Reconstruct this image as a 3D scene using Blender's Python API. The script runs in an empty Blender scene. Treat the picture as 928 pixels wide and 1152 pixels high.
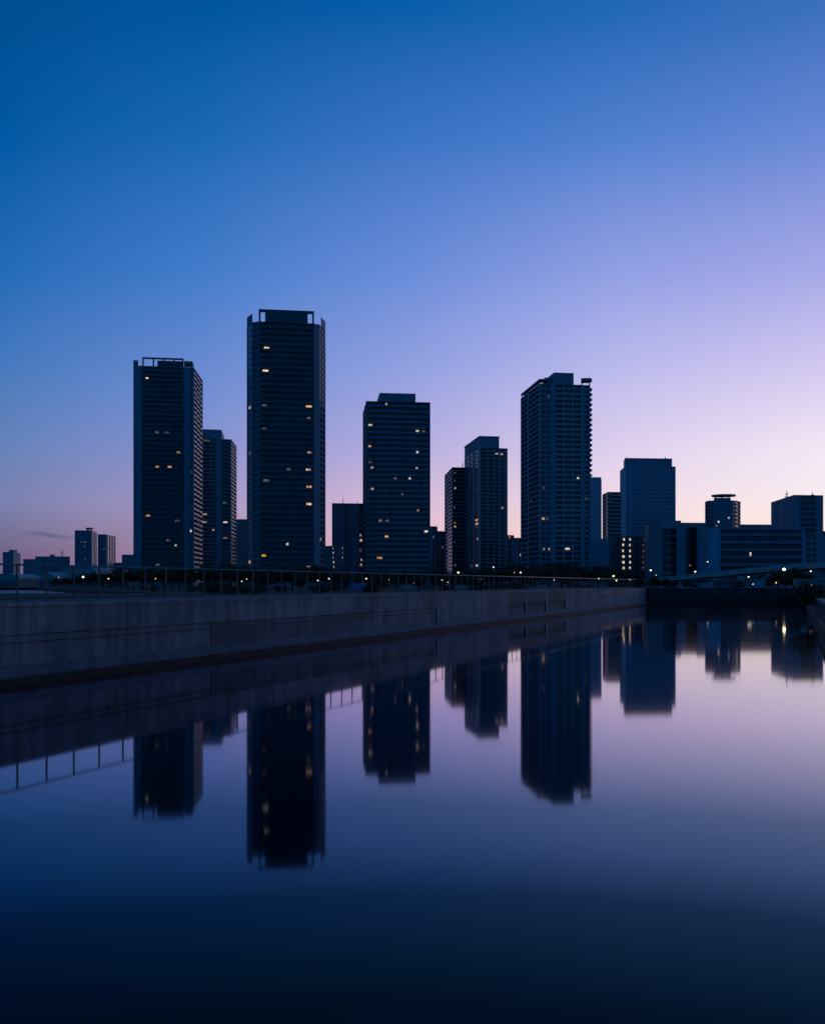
import bpy, bmesh, math, random
from mathutils import Vector, Matrix
from mathutils.geometry import tessellate_polygon
random.seed(7)
S = bpy.context.scene
COL = S.collection
F = 1000.0      # focal length in photograph pixels (928 wide)
HY = 657.0      # horizon row in the photograph
EYE = 2.9       # eye height over the water (m)
GZ = 1.2        # land level
def P2(px, D): return Vector(((px - 464.0) / F * D, D))
def ZY(y, D): return EYE + (HY - y) / F * D
def lin(c):
    o = []
    for v in c:
        v = v / 255.0
        o.append(v / 12.92 if v <= 0.04045 else ((v + 0.055) / 1.055) ** 2.4)
    return (o[0], o[1], o[2], 1.0)

# ------------------------------------------------------------------ helpers
class MB:
    def __init__(s): s.v = []; s.f = []
    def quad(s, a, b, c, d):
        n = len(s.v); s.v += [tuple(a), tuple(b), tuple(c), tuple(d)]; s.f.append((n, n+1, n+2, n+3))
    def tri(s, a, b, c):
        n = len(s.v); s.v += [tuple(a), tuple(b), tuple(c)]; s.f.append((n, n+1, n+2))
    def box(s, x0, y0, z0, x1, y1, z1):
        s.obox(Vector((x0, y0, z0)), Vector((x1-x0, 0, 0)), Vector((0, y1-y0, 0)), z1-z0)
    def obox(s, o, a, b, h):
        """box from corner o, edge vectors a, b (3D) and height h"""
        o = Vector(o); a = Vector(a); b = Vector(b); c = Vector((0, 0, h)) if not isinstance(h, Vector) else h
        if a.cross(b).dot(c) < 0: a, b = b, a
        n = len(s.v)
        for k in (o, o+a, o+a+b, o+b, o+c, o+a+c, o+a+b+c, o+b+c): s.v.append(tuple(k))
        for q in ((0,3,2,1),(4,5,6,7),(0,1,5,4),(1,2,6,5),(2,3,7,6),(3,0,4,7)):
            s.f.append(tuple(n+i for i in q))
    def prism(s, poly, z0, z1):
        n = len(s.v); k = len(poly)
        ar = sum(poly[i][0]*poly[(i+1)%k][1]-poly[(i+1)%k][0]*poly[i][1] for i in range(k))
        if ar < 0: poly = list(reversed(poly))
        for p in poly: s.v.append((p[0], p[1], z0))
        for p in poly: s.v.append((p[0], p[1], z1))
        s.f.append(tuple(n+i for i in reversed(range(k)))); s.f.append(tuple(n+k+i for i in range(k)))
        for i in range(k):
            j = (i+1) % k; s.f.append((n+i, n+j, n+k+j, n+k+i))
    def tube(s, a, b, r0, r1=None, n=8):
        a = Vector(a); b = Vector(b); r1 = r0 if r1 is None else r1
        d = (b-a).normalized(); u = d.orthogonal().normalized(); w = d.cross(u)
        m = len(s.v)
        for p, r in ((a, r0), (b, r1)):
            for i in range(n):
                t = 2*math.pi*i/n; s.v.append(tuple(p + (u*math.cos(t) + w*math.sin(t))*r))
        for i in range(n):
            j = (i+1) % n; s.f.append((m+i, m+j, m+n+j, m+n+i))
        s.f.append(tuple(m+i for i in reversed(range(n)))); s.f.append(tuple(m+n+i for i in range(n)))
    def sphere(s, c, r, n=8, m=6, sz=1.0):
        c = Vector(c); k = len(s.v)
        for j in range(m+1):
            t = math.pi*j/m
            for i in range(n):
                q = 2*math.pi*i/n
                s.v.append((c.x+r*math.sin(t)*math.cos(q), c.y+r*math.sin(t)*math.sin(q), c.z+r*sz*math.cos(t)))
        for j in range(m):
            for i in range(n):
                a = k+j*n+i; b = k+j*n+(i+1) % n
                s.f.append((a, a+n, b+n, b))
    def mesh(s, name, mat, smooth=False):
        me = bpy.data.meshes.new(name); me.from_pydata(s.v, [], s.f)
        me.materials.append(mat)
        if smooth:
            for p in me.polygons: p.use_smooth = True
        me.validate(); me.update(); return me
    def build(s, name, mat, parent=None, smooth=False):
        o = bpy.data.objects.new(name, s.mesh(name, mat, smooth)); COL.objects.link(o)
        if parent: o.parent = parent
        return o
def inst(name, me, loc, rz=0, parent=None):
    o = bpy.data.objects.new(name, me); COL.objects.link(o); o.location = loc; o.rotation_euler = (0, 0, rz)
    if parent: o.parent = parent
    return o
def tag(o, label=None, cat=None, group=None, kind=None):
    if label: o['label'] = label
    if cat: o['category'] = cat
    if group: o['group'] = group
    if kind: o['kind'] = kind
    return o
def empty(name, loc, label, cat, group=None, rz=0):
    o = bpy.data.objects.new(name, None); COL.objects.link(o); o.location = loc; o.rotation_euler = (0, 0, rz)
    return tag(o, label, cat, group)
def copy_tree(o, parent=None):
    c = o.copy(); COL.objects.link(c)
    if parent: c.parent = parent
    for ch in KIDS.get(o.name, [ch for ch in o.children]): copy_tree(ch, c)
    return c
KIDS = {}

# ------------------------------------------------------------------ materials
def mat(name, base, rough=0.8, var=0.25, scale=0.3, bump=0.0, spec=0.3, metal=0.0, streak=False):
    m = bpy.data.materials.new(name); m.use_nodes = True; nt = m.node_tree; N = nt.nodes; L = nt.links
    b = N['Principled BSDF']; b.inputs['Roughness'].default_value = rough
    b.inputs['Specular IOR Level'].default_value = spec; b.inputs['Metallic'].default_value = metal
    tc = N.new('ShaderNodeTexCoord'); mp = N.new('ShaderNodeMapping'); L.new(tc.outputs['Object'], mp.inputs['Vector'])
    if streak: mp.inputs['Scale'].default_value = (1, 1, 0.18)
    nz = N.new('ShaderNodeTexNoise'); nz.inputs['Scale'].default_value = scale; nz.inputs['Detail'].default_value = 6
    nz.inputs['Roughness'].default_value = 0.62
    L.new(mp.outputs['Vector'], nz.inputs['Vector'])
    r = N.new('ShaderNodeValToRGB'); L.new(nz.outputs['Fac'], r.inputs['Fac'])
    r.color_ramp.elements[0].position = 0.3; r.color_ramp.elements[1].position = 0.7
    r.color_ramp.elements[0].color = [c*(1-var) for c in base] + [1]
    r.color_ramp.elements[1].color = [min(1, c*(1+var)) for c in base] + [1]
    L.new(r.outputs['Color'], b.inputs['Base Color'])
    if bump:
        bp = N.new('ShaderNodeBump'); bp.inputs['Strength'].default_value = bump; bp.inputs['Distance'].default_value = 0.05
        n2 = N.new('ShaderNodeTexNoise'); n2.inputs['Scale'].default_value = scale*12; n2.inputs['Detail'].default_value = 5
        L.new(tc.outputs['Object'], n2.inputs['Vector']); L.new(n2.outputs['Fac'], bp.inputs['Height']); L.new(bp.outputs['Normal'], b.inputs['Normal'])
    return m
def emit(name, col, strength, var=False):
    m = bpy.data.materials.new(name); m.use_nodes = True; b = m.node_tree.nodes['Principled BSDF']
    b.inputs['Base Color'].default_value = (0.05, 0.05, 0.05, 1)
    b.inputs['Emission Color'].default_value = (*col, 1); b.inputs['Emission Strength'].default_value = strength
    if 'window' in name:   # rooms are furnished and curtained differently
        nt = m.node_tree; N = nt.nodes; L = nt.links
        tc = N.new('ShaderNodeTexCoord'); oi = N.new('ShaderNodeObjectInfo'); ad = N.new('ShaderNodeVectorMath'); ad.operation = 'ADD'
        sc = N.new('ShaderNodeMath'); sc.operation = 'MULTIPLY'; sc.inputs[1].default_value = 90; L.new(oi.outputs['Random'], sc.inputs[0])
        L.new(tc.outputs['Object'], ad.inputs[0]); L.new(sc.outputs[0], ad.inputs[1])
        nz = N.new('ShaderNodeTexNoise'); nz.inputs['Scale'].default_value = 0.55; nz.inputs['Detail'].default_value = 1; L.new(ad.outputs[0], nz.inputs['Vector'])
        mr_ = N.new('ShaderNodeMapRange'); mr_.inputs[1].default_value = 0.34; mr_.inputs[2].default_value = 0.66; mr_.inputs[3].default_value = strength*0.35; mr_.inputs[4].default_value = strength*1.35
        L.new(nz.outputs['Fac'], mr_.inputs[0]); L.new(mr_.outputs[0], b.inputs['Emission Strength'])
        hs = N.new('ShaderNodeHueSaturation'); hs.inputs['Color'].default_value = (*col, 1)
        m2 = N.new('ShaderNodeMapRange'); m2.inputs[3].default_value = 0.6; m2.inputs[4].default_value = 1.35; L.new(oi.outputs['Random'], m2.inputs[0]); L.new(m2.outputs[0], hs.inputs['Saturation'])
        L.new(hs.outputs[0], b.inputs['Emission Color'])
    return m
M = {}
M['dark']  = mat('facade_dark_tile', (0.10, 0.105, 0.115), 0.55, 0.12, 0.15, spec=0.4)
M['mid']   = mat('facade_grey_tile', (0.20, 0.205, 0.215), 0.6, 0.12, 0.15)
M['light'] = mat('facade_pale_tile', (0.34, 0.335, 0.33), 0.6, 0.10, 0.12)
M['blue']  = mat('facade_blue_grey_panel', (0.20, 0.235, 0.28), 0.75, 0.12, 0.15, spec=0.2)
M['pink']  = mat('facade_warm_render', (0.28, 0.26, 0.26), 0.8, 0.10, 0.12)
M['tile'] = mat('glazed_pale_tile', (0.36, 0.37, 0.39), 0.45, 0.08, 0.2, spec=0.5)  # side-face parapets: glow of the bright sky put into a paler colour
M['blue2'] = mat('facade_bright_blue_grey_panel', (0.27, 0.37, 0.45), 0.85, 0.12, 0.15, spec=0.15)
M['fence'] = mat('fence_steel', (0.055, 0.06, 0.065), 0.6, 0.2, 3.0, metal=0.0)
M['rail'] = mat('worn_rail_steel', (0.24, 0.23, 0.22), 0.45, 0.2, 3.0)  # paler than the posts: light caught on the top rail, put into colour
M['glass'] = mat('window_glass', (0.018, 0.022, 0.028), 0.16, 0.3, 0.8, spec=0.55)
M['curtain'] = mat('curtain_glass', (0.09, 0.15, 0.21), 0.22, 0.2, 0.2, spec=0.6)
M['metal'] = mat('galvanised_steel', (0.30, 0.30, 0.30), 0.5, 0.15, 2.0, metal=0.6)
M['steel'] = mat('painted_dark_steel', (0.08, 0.08, 0.085), 0.5, 0.15, 2.0)
M['asphalt'] = mat('asphalt', (0.04, 0.04, 0.042), 0.9, 0.25, 0.3, 0.3)
M['paving'] = mat('promenade_paving', (0.05, 0.05, 0.05), 0.85, 0.25, 0.5, 0.3)
M['ground'] = mat('park_ground', (0.014, 0.017, 0.012), 0.95, 0.4, 0.06, 0.3)
M['bark']  = mat('bark', (0.06, 0.045, 0.035), 0.9, 0.3, 2.0)
M['leaf']  = mat('foliage', (0.035, 0.055, 0.022), 0.7, 0.5, 0.9, spec=0.2)
M['leaf2'] = mat('foliage_olive', (0.05, 0.06, 0.025), 0.7, 0.5, 0.9, spec=0.2)
M['deck']  = mat('viaduct_concrete', (0.34, 0.34, 0.33), 0.75, 0.18, 0.2, streak=True)
M['warm']  = emit('lit_warm_window', (1.0, 0.53, 0.26), 0.5)
M['warmb'] = emit('lit_bright_window', (1.0, 0.60, 0.33), 0.85)
M['white'] = emit('lit_white_window', (1.0, 0.76, 0.56), 0.75)
M['dim']   = emit('dim_lit_window', (0.9, 0.60, 0.45), 0.11)
M['lampw'] = emit('lamp_white', (1.0, 0.86, 0.66), 1.8)
M['lampo'] = emit('lamp_amber', (1.0, 0.55, 0.22), 2.2)
M['lampy'] = emit('lamp_yellow', (1.0, 0.82, 0.38), 9)
M['lampg'] = emit('lamp_green', (0.55, 1.0, 0.45), 2.5)
M['lampr'] = emit('lamp_red', (1.0, 0.22, 0.12), 1.2)
M['lampb'] = emit('lamp_blue', (0.25, 0.6, 1.0), 0.4)

def concrete(name, base, wet=False):
    m = mat(name, base, 0.82, 0.22, 0.9, 0.35, streak=False)
    nt = m.node_tree; N = nt.nodes; L = nt.links; b = N['Principled BSDF']
    old = b.inputs['Base Color'].links[0].from_socket
    tc = N['Texture Coordinate']
    mp = N.new('ShaderNodeMapping'); mp.inputs['Scale'].default_value = (2.2, 2.2, 0.22); L.new(tc.outputs['Object'], mp.inputs['Vector'])
    nz = N.new('ShaderNodeTexNoise'); nz.inputs['Scale'].default_value = 1.3; nz.inputs['Detail'].default_value = 7; L.new(mp.outputs['Vector'], nz.inputs['Vector'])
    r = N.new('ShaderNodeValToRGB'); r.color_ramp.elements[0].position = 0.36; r.color_ramp.elements[1].position = 0.6
    r.color_ramp.elements[0].color = (0.45, 0.45, 0.43, 1); r.color_ramp.elements[1].color = (1, 1, 1, 1)
    L.new(nz.outputs['Fac'], r.inputs['Fac'])
    mx = N.new('ShaderNodeMix'); mx.data_type = 'RGBA'; mx.blend_type = 'MULTIPLY'; mx.inputs['Factor'].default_value = 0.7
    L.new(old, mx.inputs['A']); L.new(r.outputs['Color'], mx.inputs['B'])
    # large patchy discolouration
    n3 = N.new('ShaderNodeTexNoise'); n3.inputs['Scale'].default_value = 0.35; n3.inputs['Detail'].default_value = 3; L.new(tc.outputs['Object'], n3.inputs['Vector'])
    r3 = N.new('ShaderNodeValToRGB'); r3.color_ramp.elements[0].position = 0.35; r3.color_ramp.elements[1].position = 0.65
    r3.color_ramp.elements[0].color = (0.72, 0.72, 0.74, 1); r3.color_ramp.elements[1].color = (1.1, 1.1, 1.1, 1); L.new(n3.outputs['Fac'], r3.inputs['Fac'])
    m2 = N.new('ShaderNodeMix'); m2.data_type = 'RGBA'; m2.blend_type = 'MULTIPLY'; m2.inputs['Factor'].default_value = 1
    L.new(mx.outputs['Result'], m2.inputs['A']); L.new(r3.outputs['Color'], m2.inputs['B']); L.new(m2.outputs['Result'], b.inputs['Base Color'])
    return m
M['conc'] = concrete('quay_concrete', (0.135, 0.168, 0.195))
M['conc2'] = concrete('quay_concrete_darker', (0.085, 0.11, 0.13))
M['conc3'] = concrete('quay_concrete_pale', (0.155, 0.195, 0.23))
M['conc4'] = concrete('old_stained_concrete', (0.05, 0.055, 0.058))
M['wet'] = mat('wet_algae_concrete', (0.014, 0.018, 0.02), 0.7, 0.4, 1.0, 0.4, spec=0.2)

def water_mat():
    m = bpy.data.materials.new('still_water'); m.use_nodes = True; nt = m.node_tree; N = nt.nodes; L = nt.links
    for n in list(N): N.remove(n)
    out = N.new('ShaderNodeOutputMaterial'); g = N.new('ShaderNodeBsdfGlossy'); g.inputs['Roughness'].default_value = WATER_ROUGH
    d = N.new('ShaderNodeBsdfDiffuse'); d.inputs['Color'].default_value = (0.0, 0.0006, 0.0014, 1)
    ad = N.new('ShaderNodeAddShader'); L.new(g.outputs[0], ad.inputs[0]); L.new(d.outputs[0], ad.inputs[1]); L.new(ad.outputs[0], out.inputs['Surface'])
    lw = N.new('ShaderNodeLayerWeight'); lw.inputs['Blend'].default_value = 0.5
    r = N.new('ShaderNodeValToRGB'); L.new(lw.outputs['Facing'], r.inputs['Fac'])
    st = [(0.0, (0.0, 0.006, 0.01)), (0.57, (0.006, 0.024, 0.026)), (0.67, (0.025, 0.068, 0.09)), (0.72, (0.085, 0.155, 0.21)),
          (0.76, (0.13, 0.20, 0.26)), (0.854, (0.50, 0.47, 0.58)), (0.93, (0.72, 0.70, 0.76)), (1.0, (0.9, 0.9, 0.92))]
    cr = r.color_ramp
    while len(cr.elements) < len(st): cr.elements.new(0.5)
    for e, (p, c) in zip(cr.elements, st): e.position = p; e.color = (*c, 1)
    L.new(r.outputs['Color'], g.inputs['Color'])
    tc = N.new('ShaderNodeTexCoord'); mp = N.new('ShaderNodeMapping'); mp.inputs['Scale'].default_value = (0.35, 1.0, 1); L.new(tc.outputs['Object'], mp.inputs['Vector'])
    nz = N.new('ShaderNodeTexNoise'); nz.inputs['Scale'].default_value = 0.45; nz.inputs['Detail'].default_value = 2.5; L.new(mp.outputs['Vector'], nz.inputs['Vector'])
    bp = N.new('ShaderNodeBump'); bp.inputs['Strength'].default_value = 0.14; bp.inputs['Distance'].default_value = 0.008
    L.new(nz.outputs['Fac'], bp.inputs['Height']); L.new(bp.outputs['Normal'], g.inputs['Normal'])
    return m
WATER_ROUGH = 0.043
M['water'] = water_mat()

# ------------------------------------------------------------------ the basin
A0 = Vector((-0.464*24.8, 24.8)); DIR = Vector((0.411, 0.9116)).normalized()
NL = Vector((-DIR.y, DIR.x))                 # to the land, left of the left wall
CORN = P2(730, 123.0)
S_END = (CORN - A0).dot(DIR)
def WL(s, off=0.0): return A0 + DIR*s + NL*off
S0 = -92.0
LC = WL(S_END)                               # far left corner at the waterline
RC = P2(906, LC.y)                           # far right corner
RD = (RC - P2(928, 44.6)).normalized()
RNEAR = RC - RD*206.0
NR = Vector((RD.y, -RD.x))
LNEAR = WL(S0)
basin = [WL(S0, 0.4), WL(S_END, 0.4), RC + Vector((0.3, 0.0)), RNEAR + NR*0.3]
river = [Vector((-900, 158)), Vector((-53, 158)), Vector((-49, 168)), Vector((-120, 300)), Vector((-168, 396)), Vector((-900, 420))]

wat = MB(); wat.quad((-4000, -500, 0), (4000, -500, 0), (4000, 5000, 0), (-4000, 5000, 0))
tag(wat.build('water', M['water']), kind='structure')
outer = [Vector((-7000, -600)), Vector((7000, -600)), Vector((7000, 9000)), Vector((-7000, 9000))]
def sheet(loops, z, name, m):
    vs = [Vector((p.x, p.y, z)) for l in loops for p in l]
    tris = tessellate_polygon([[Vector((p.x, p.y, 0)) for p in l] for l in loops])
    me = bpy.data.meshes.new(name); me.from_pydata([tuple(v) for v in vs], [], [tuple(t) for t in tris]); me.materials.append(m)
    bm = bmesh.new(); bm.from_mesh(me)
    for f in bm.faces:
        if f.normal.z < 0: f.normal_flip()
    # the banks down to below the water
    n = 0; bm.verts.ensure_lookup_table()
    for l in loops[1:]:
        pass
    bm.to_mesh(me); bm.free()
    o = bpy.data.objects.new(name, me); COL.objects.link(o); return o
tag(sheet([outer, basin, river], GZ, 'ground', M['ground']), kind='structure')
rwm = bpy.data.materials.new('rippled_river_water'); rwm.use_nodes = True
_b = rwm.node_tree.nodes['Principled BSDF']; _b.inputs['Base Color'].default_value = (0.02, 0.03, 0.05, 1); _b.inputs['Roughness'].default_value = 0.5; _b.inputs['IOR'].default_value = 1.6
rs = MB(); rs.v = [(p.x, p.y, 0.15) for p in river]; rs.f = [tuple(range(len(river)))]
tag(rs.build('river', rwm), kind='structure')
rb = MB()
for i in range(1, 5):
    a, b = river[i-1], river[i]
    rb.quad((a.x, a.y, -1), (b.x, b.y, -1), (b.x, b.y, GZ-.004), (a.x, a.y, GZ-.004))
tag(rb.build('river_bank', M['wet']), kind='structure')

V3 = lambda p, z: Vector((p.x, p.y, z))
def run(mb, s0, s1, o0, o1, z0, z1, f=WL):
    a = f(s0, o0); b = f(s1, o0); c = f(s0, o1)
    mb.obox(V3(a, z0), V3(b-a, 0), V3(c-a, 0), z1-z0)

# left quay wall, a thing with courses, panels, ledge
WT = 2.34; CL = 1.41; LG = 0.52
qw = empty('quay_wall', V3(WL(0), 0), 'long grey concrete quay wall with weathered panels along the left of the water', 'wall')
mbk = {'conc': MB(), 'conc2': MB(), 'conc3': MB(), 'wet': MB()}
tmp = []
def piece(name, mbx, m, parent=qw):
    # geometry given in world space; keep the parent at its base
    o = mbx.build(name, m, parent); o.matrix_parent_inverse = Matrix.Translation(parent.location).inverted(); return o
core = MB(); run(core, S0, S_END+1.2, 0.52, 5.0, -1.5, WT-0.12); piece('wall_core', core, M['conc2'])
segs = [-92, -80, -68, -56, -44, -32, -22, -12, -4.5, 5.5, 10.1, 21.3, 32.5]
for i in range(len(segs)-1):
    a, b = segs[i]+0.012, segs[i+1]-0.012
    u = MB(); run(u, a, b, 0.40, 0.55, CL+0.01, WT-0.10); piece('upper_panel', u, M[['conc', 'conc3', 'conc'][i % 3]])
    l = MB(); run(l, a, b, 0.455 if i % 4 != 2 else 0.43, 0.55, LG-0.3, CL-0.012); piece('lower_panel', l, M[['conc2', 'conc', 'conc'][(i*2+1) % 3]])
s = 32.5
for b, nm in ((46.7, 0), (51.0, 1), (51.6, 2), (57.0, 1), (57.6, 2), (63.5, 1), (64.3, 2), (77, 0), (91, 0), (S_END, 0)):
    q = MB()
    run(q, s+0.012, b-0.012, 0.46 if nm != 1 else 0.50, 0.58, LG-0.3, CL-0.012)
    if nm != 1: run(q, s+0.012, b-0.012, 0.40, 0.459, LG-0.3, CL-0.012)
    run(q, s+0.012, b-0.012, 0.40, 0.58, CL-0.006, WT-0.10)
    piece('panel', q, M['conc3'] if nm == 0 else M['conc2'] if nm == 1 else M['conc3'])
    s = b
for s0 in (80, 87, 94, 100.5):
    q = MB(); run(q, s0, s0+4.2, 0.385, 0.398, 1.85, 2.08); piece('drain_slot', q, M['steel'])
cp = MB(); run(cp, S0, S_END+1.2, 0.36, 5.0, WT-0.10, WT); piece('coping', cp, M['conc3'])
lg = MB()
def Q(s_, o_, z_): return V3(WL(s_, o_), z_)
for (o0, z0_, o1, z1_) in ((0.395, LG, 0.30, LG), (0.30, LG, 0.10, 0.27), (0.10, 0.27, 0.10, 0.20), (0.10, 0.20, 0.395, 0.20)):
    lg.quad(Q(S0, o0, z0_), Q(S0, o1, z1_), Q(S_END, o1, z1_), Q(S_END, o0, z0_))
piece('ledge', lg, M['conc2'])
fo = MB(); run(fo, S0, S_END, 0.0, 0.51, -1.5, 0.195); piece('footing', fo, M['wet'])

# far wall and right wall
fw = empty('quay_wall', V3(LC, 0), 'dark concrete wall closing the far end of the water', 'wall')
a = LC + Vector((0.0, 0.0)); q = MB()
q.box(LC.x+0.0, LC.y+0.35, -1.5, RC.x+2.5, LC.y+3.2, 2.24); piece('wall_core', q, M['conc4'], fw)
q = MB(); q.box(LC.x+0.05, LC.y+0.22, 2.24, RC.x+2.6, LC.y+3.3, 2.38); piece('coping', q, M['conc2'], fw)
q = MB(); q.box(LC.x+0.1, LC.y-0.10, -1.5, RC.x+2.0, LC.y+0.348, 0.45); piece('footing', q, M['wet'], fw)
def WR(s, off=0.0): return RC - RD*s + NR*off
rw = empty('quay_wall', V3(RC, 0), 'low quay wall with pale coping at the right edge', 'wall')
q = MB(); run(q, -1.0, 206, 0.30, 2.6, -1.5, 1.55, WR); piece('wall_core', q, M['conc4'], rw)
q = MB(); run(q, -1.0, 206, 0.20, 0.9, 1.55, 1.75, WR); piece('coping', q, M['conc2'], rw)
q = MB(); run(q, 0.3, 206, 0.0, 0.298, -1.5, 0.5, WR); piece('footing', q, M['wet'], rw)
# quay closing the basin behind the viewer
nw = empty('quay_wall', V3(LNEAR, 0), 'concrete quay wall at the near end behind the viewer', 'wall')
q = MB(); a = LNEAR; b = RNEAR; d = (b-a); n = Vector((d.y, -d.x)).normalized()
q.obox(V3(a-d*0.05, -1.5), V3(d*1.1, 0), V3(n*4, 0), 3.6); piece('wall_core', q, M['conc'], nw)

# promenade surface behind the fence, and the slope to the park
pr = MB(); run(pr, S0, S_END+1.0, 0.9, 4.9, WT-0.002, WT+0.006)
tag(pr.build('pavement', M['paving']), kind='structure')
sl = MB()
a, b, c, d = WL(S0, 5.0), WL(S_END+1.2, 5.0), WL(S_END+3, 8.0), WL(S0, 8.0)
sl.quad(V3(a, WT-.15), V3(b, WT-.15), V3(c, GZ+.004), V3(d, GZ+.004))
tag(sl.build('grass_slope', M['ground']), kind='structure')
# park road
rd = MB()
for (p, w_) in ((0, 0),):
    a0, b0 = WL(-60, 17), WL(175, 17); a1, b1 = WL(-60, 23.5), WL(175, 23.5)
    rd.quad(V3(a0, GZ+.008), V3(b0, GZ+.008), V3(b1, GZ+.008), V3(a1, GZ+.008))
tag(rd.build('road', M['asphalt']), kind='structure')

# fence on the left quay
fn = empty('railing', V3(WL(0, 1.9), WT), 'thin metal post and rail fence along the top of the left quay wall', 'railing')
rail = MB()
def fp(s, z, off=1.9): return V3(WL(s, off), z)
FT = 3.50
sA, sB = -17.93+0.0, S_END+0.2
post = MB(); post.box(-0.025, -0.02, 0, 0.025, 0.02, FT-WT-0.02); pm = post.mesh('post', M['fence'])
s = -15.61
rzf = math.atan2(DIR.y, DIR.x)
sposts = []
base_s = 0.63 + 0.0
off_s = (P2(0, 27.1) - WL(0, 1.9)).dot(DIR)
k = -6
while True:
    s = off_s + base_s + 1.16*k
    if s > S_END+0.4 or len(sposts) >= 100: break
    sposts.append(s); k += 1
for s in sposts:
    o = inst('post', pm, fp(s, 0) - fn.location, rzf, fn); o.location.z = 0.0
for z, r in ((FT, 0.030), (WT+0.10, 0.016)):
    q = MB(); e0, e1 = sposts[0], sposts[-1]
    q.tube(fp(e0, z), fp(e1, z), r, n=8); o = q.build('rail', M['rail'] if z == FT else M['fence'], fn, True); o.matrix_parent_inverse = Matrix.Translation(fn.location).inverted()

# ------------------------------------------------------------------ buildings
def inset(poly, r):
    n = len(poly); out = []
    ar = sum(poly[i].x*poly[(i+1)%n].y-poly[(i+1)%n].x*poly[i].y for i in range(n))
    sg = 1 if ar > 0 else -1
    for i in range(n):
        p0, p1, p2 = poly[i-1], poly[i], poly[(i+1) % n]
        d1 = (p1-p0).normalized(); d2 = (p2-p1).normalized()
        n1 = Vector((-d1.y, d1.x))*sg; n2 = Vector((-d2.y, d2.x))*sg
        den = 1 + n1.dot(n2)
        out.append(p1 + (n1+n2)*(r/den))
    return out
WCACHE = {}
def win_mesh(w, h, mname):
    key = (round(w, 1), round(h, 1), mname)
    if key not in WCACHE:
        m = MB(); w_, h_ = key[0], key[1]
        if mname in ('warm', 'warmb', 'dim') and w_ > 2.5:
            m.box(-w_/2, -0.03, -h_/2, -w_*0.12, 0.03, h_/2); m.box(-w_*0.08, -0.03, -h_/2, w_/2, 0.03, h_/2); m.box(-w_*0.13, -0.02, h_/2-.1, -w_*0.07, 0.02, h_/2)
        else: m.box(-w_/2, -0.03, -h_/2, w_/2, 0.03, h_/2)
        WCACHE[key] = m.mesh('window', M[mname])
    return WCACHE[key]
def proj(p): return (464 + F*p.x/p.y, HY - F*(p.z-EYE)/p.y)
LITSET = []
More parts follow.
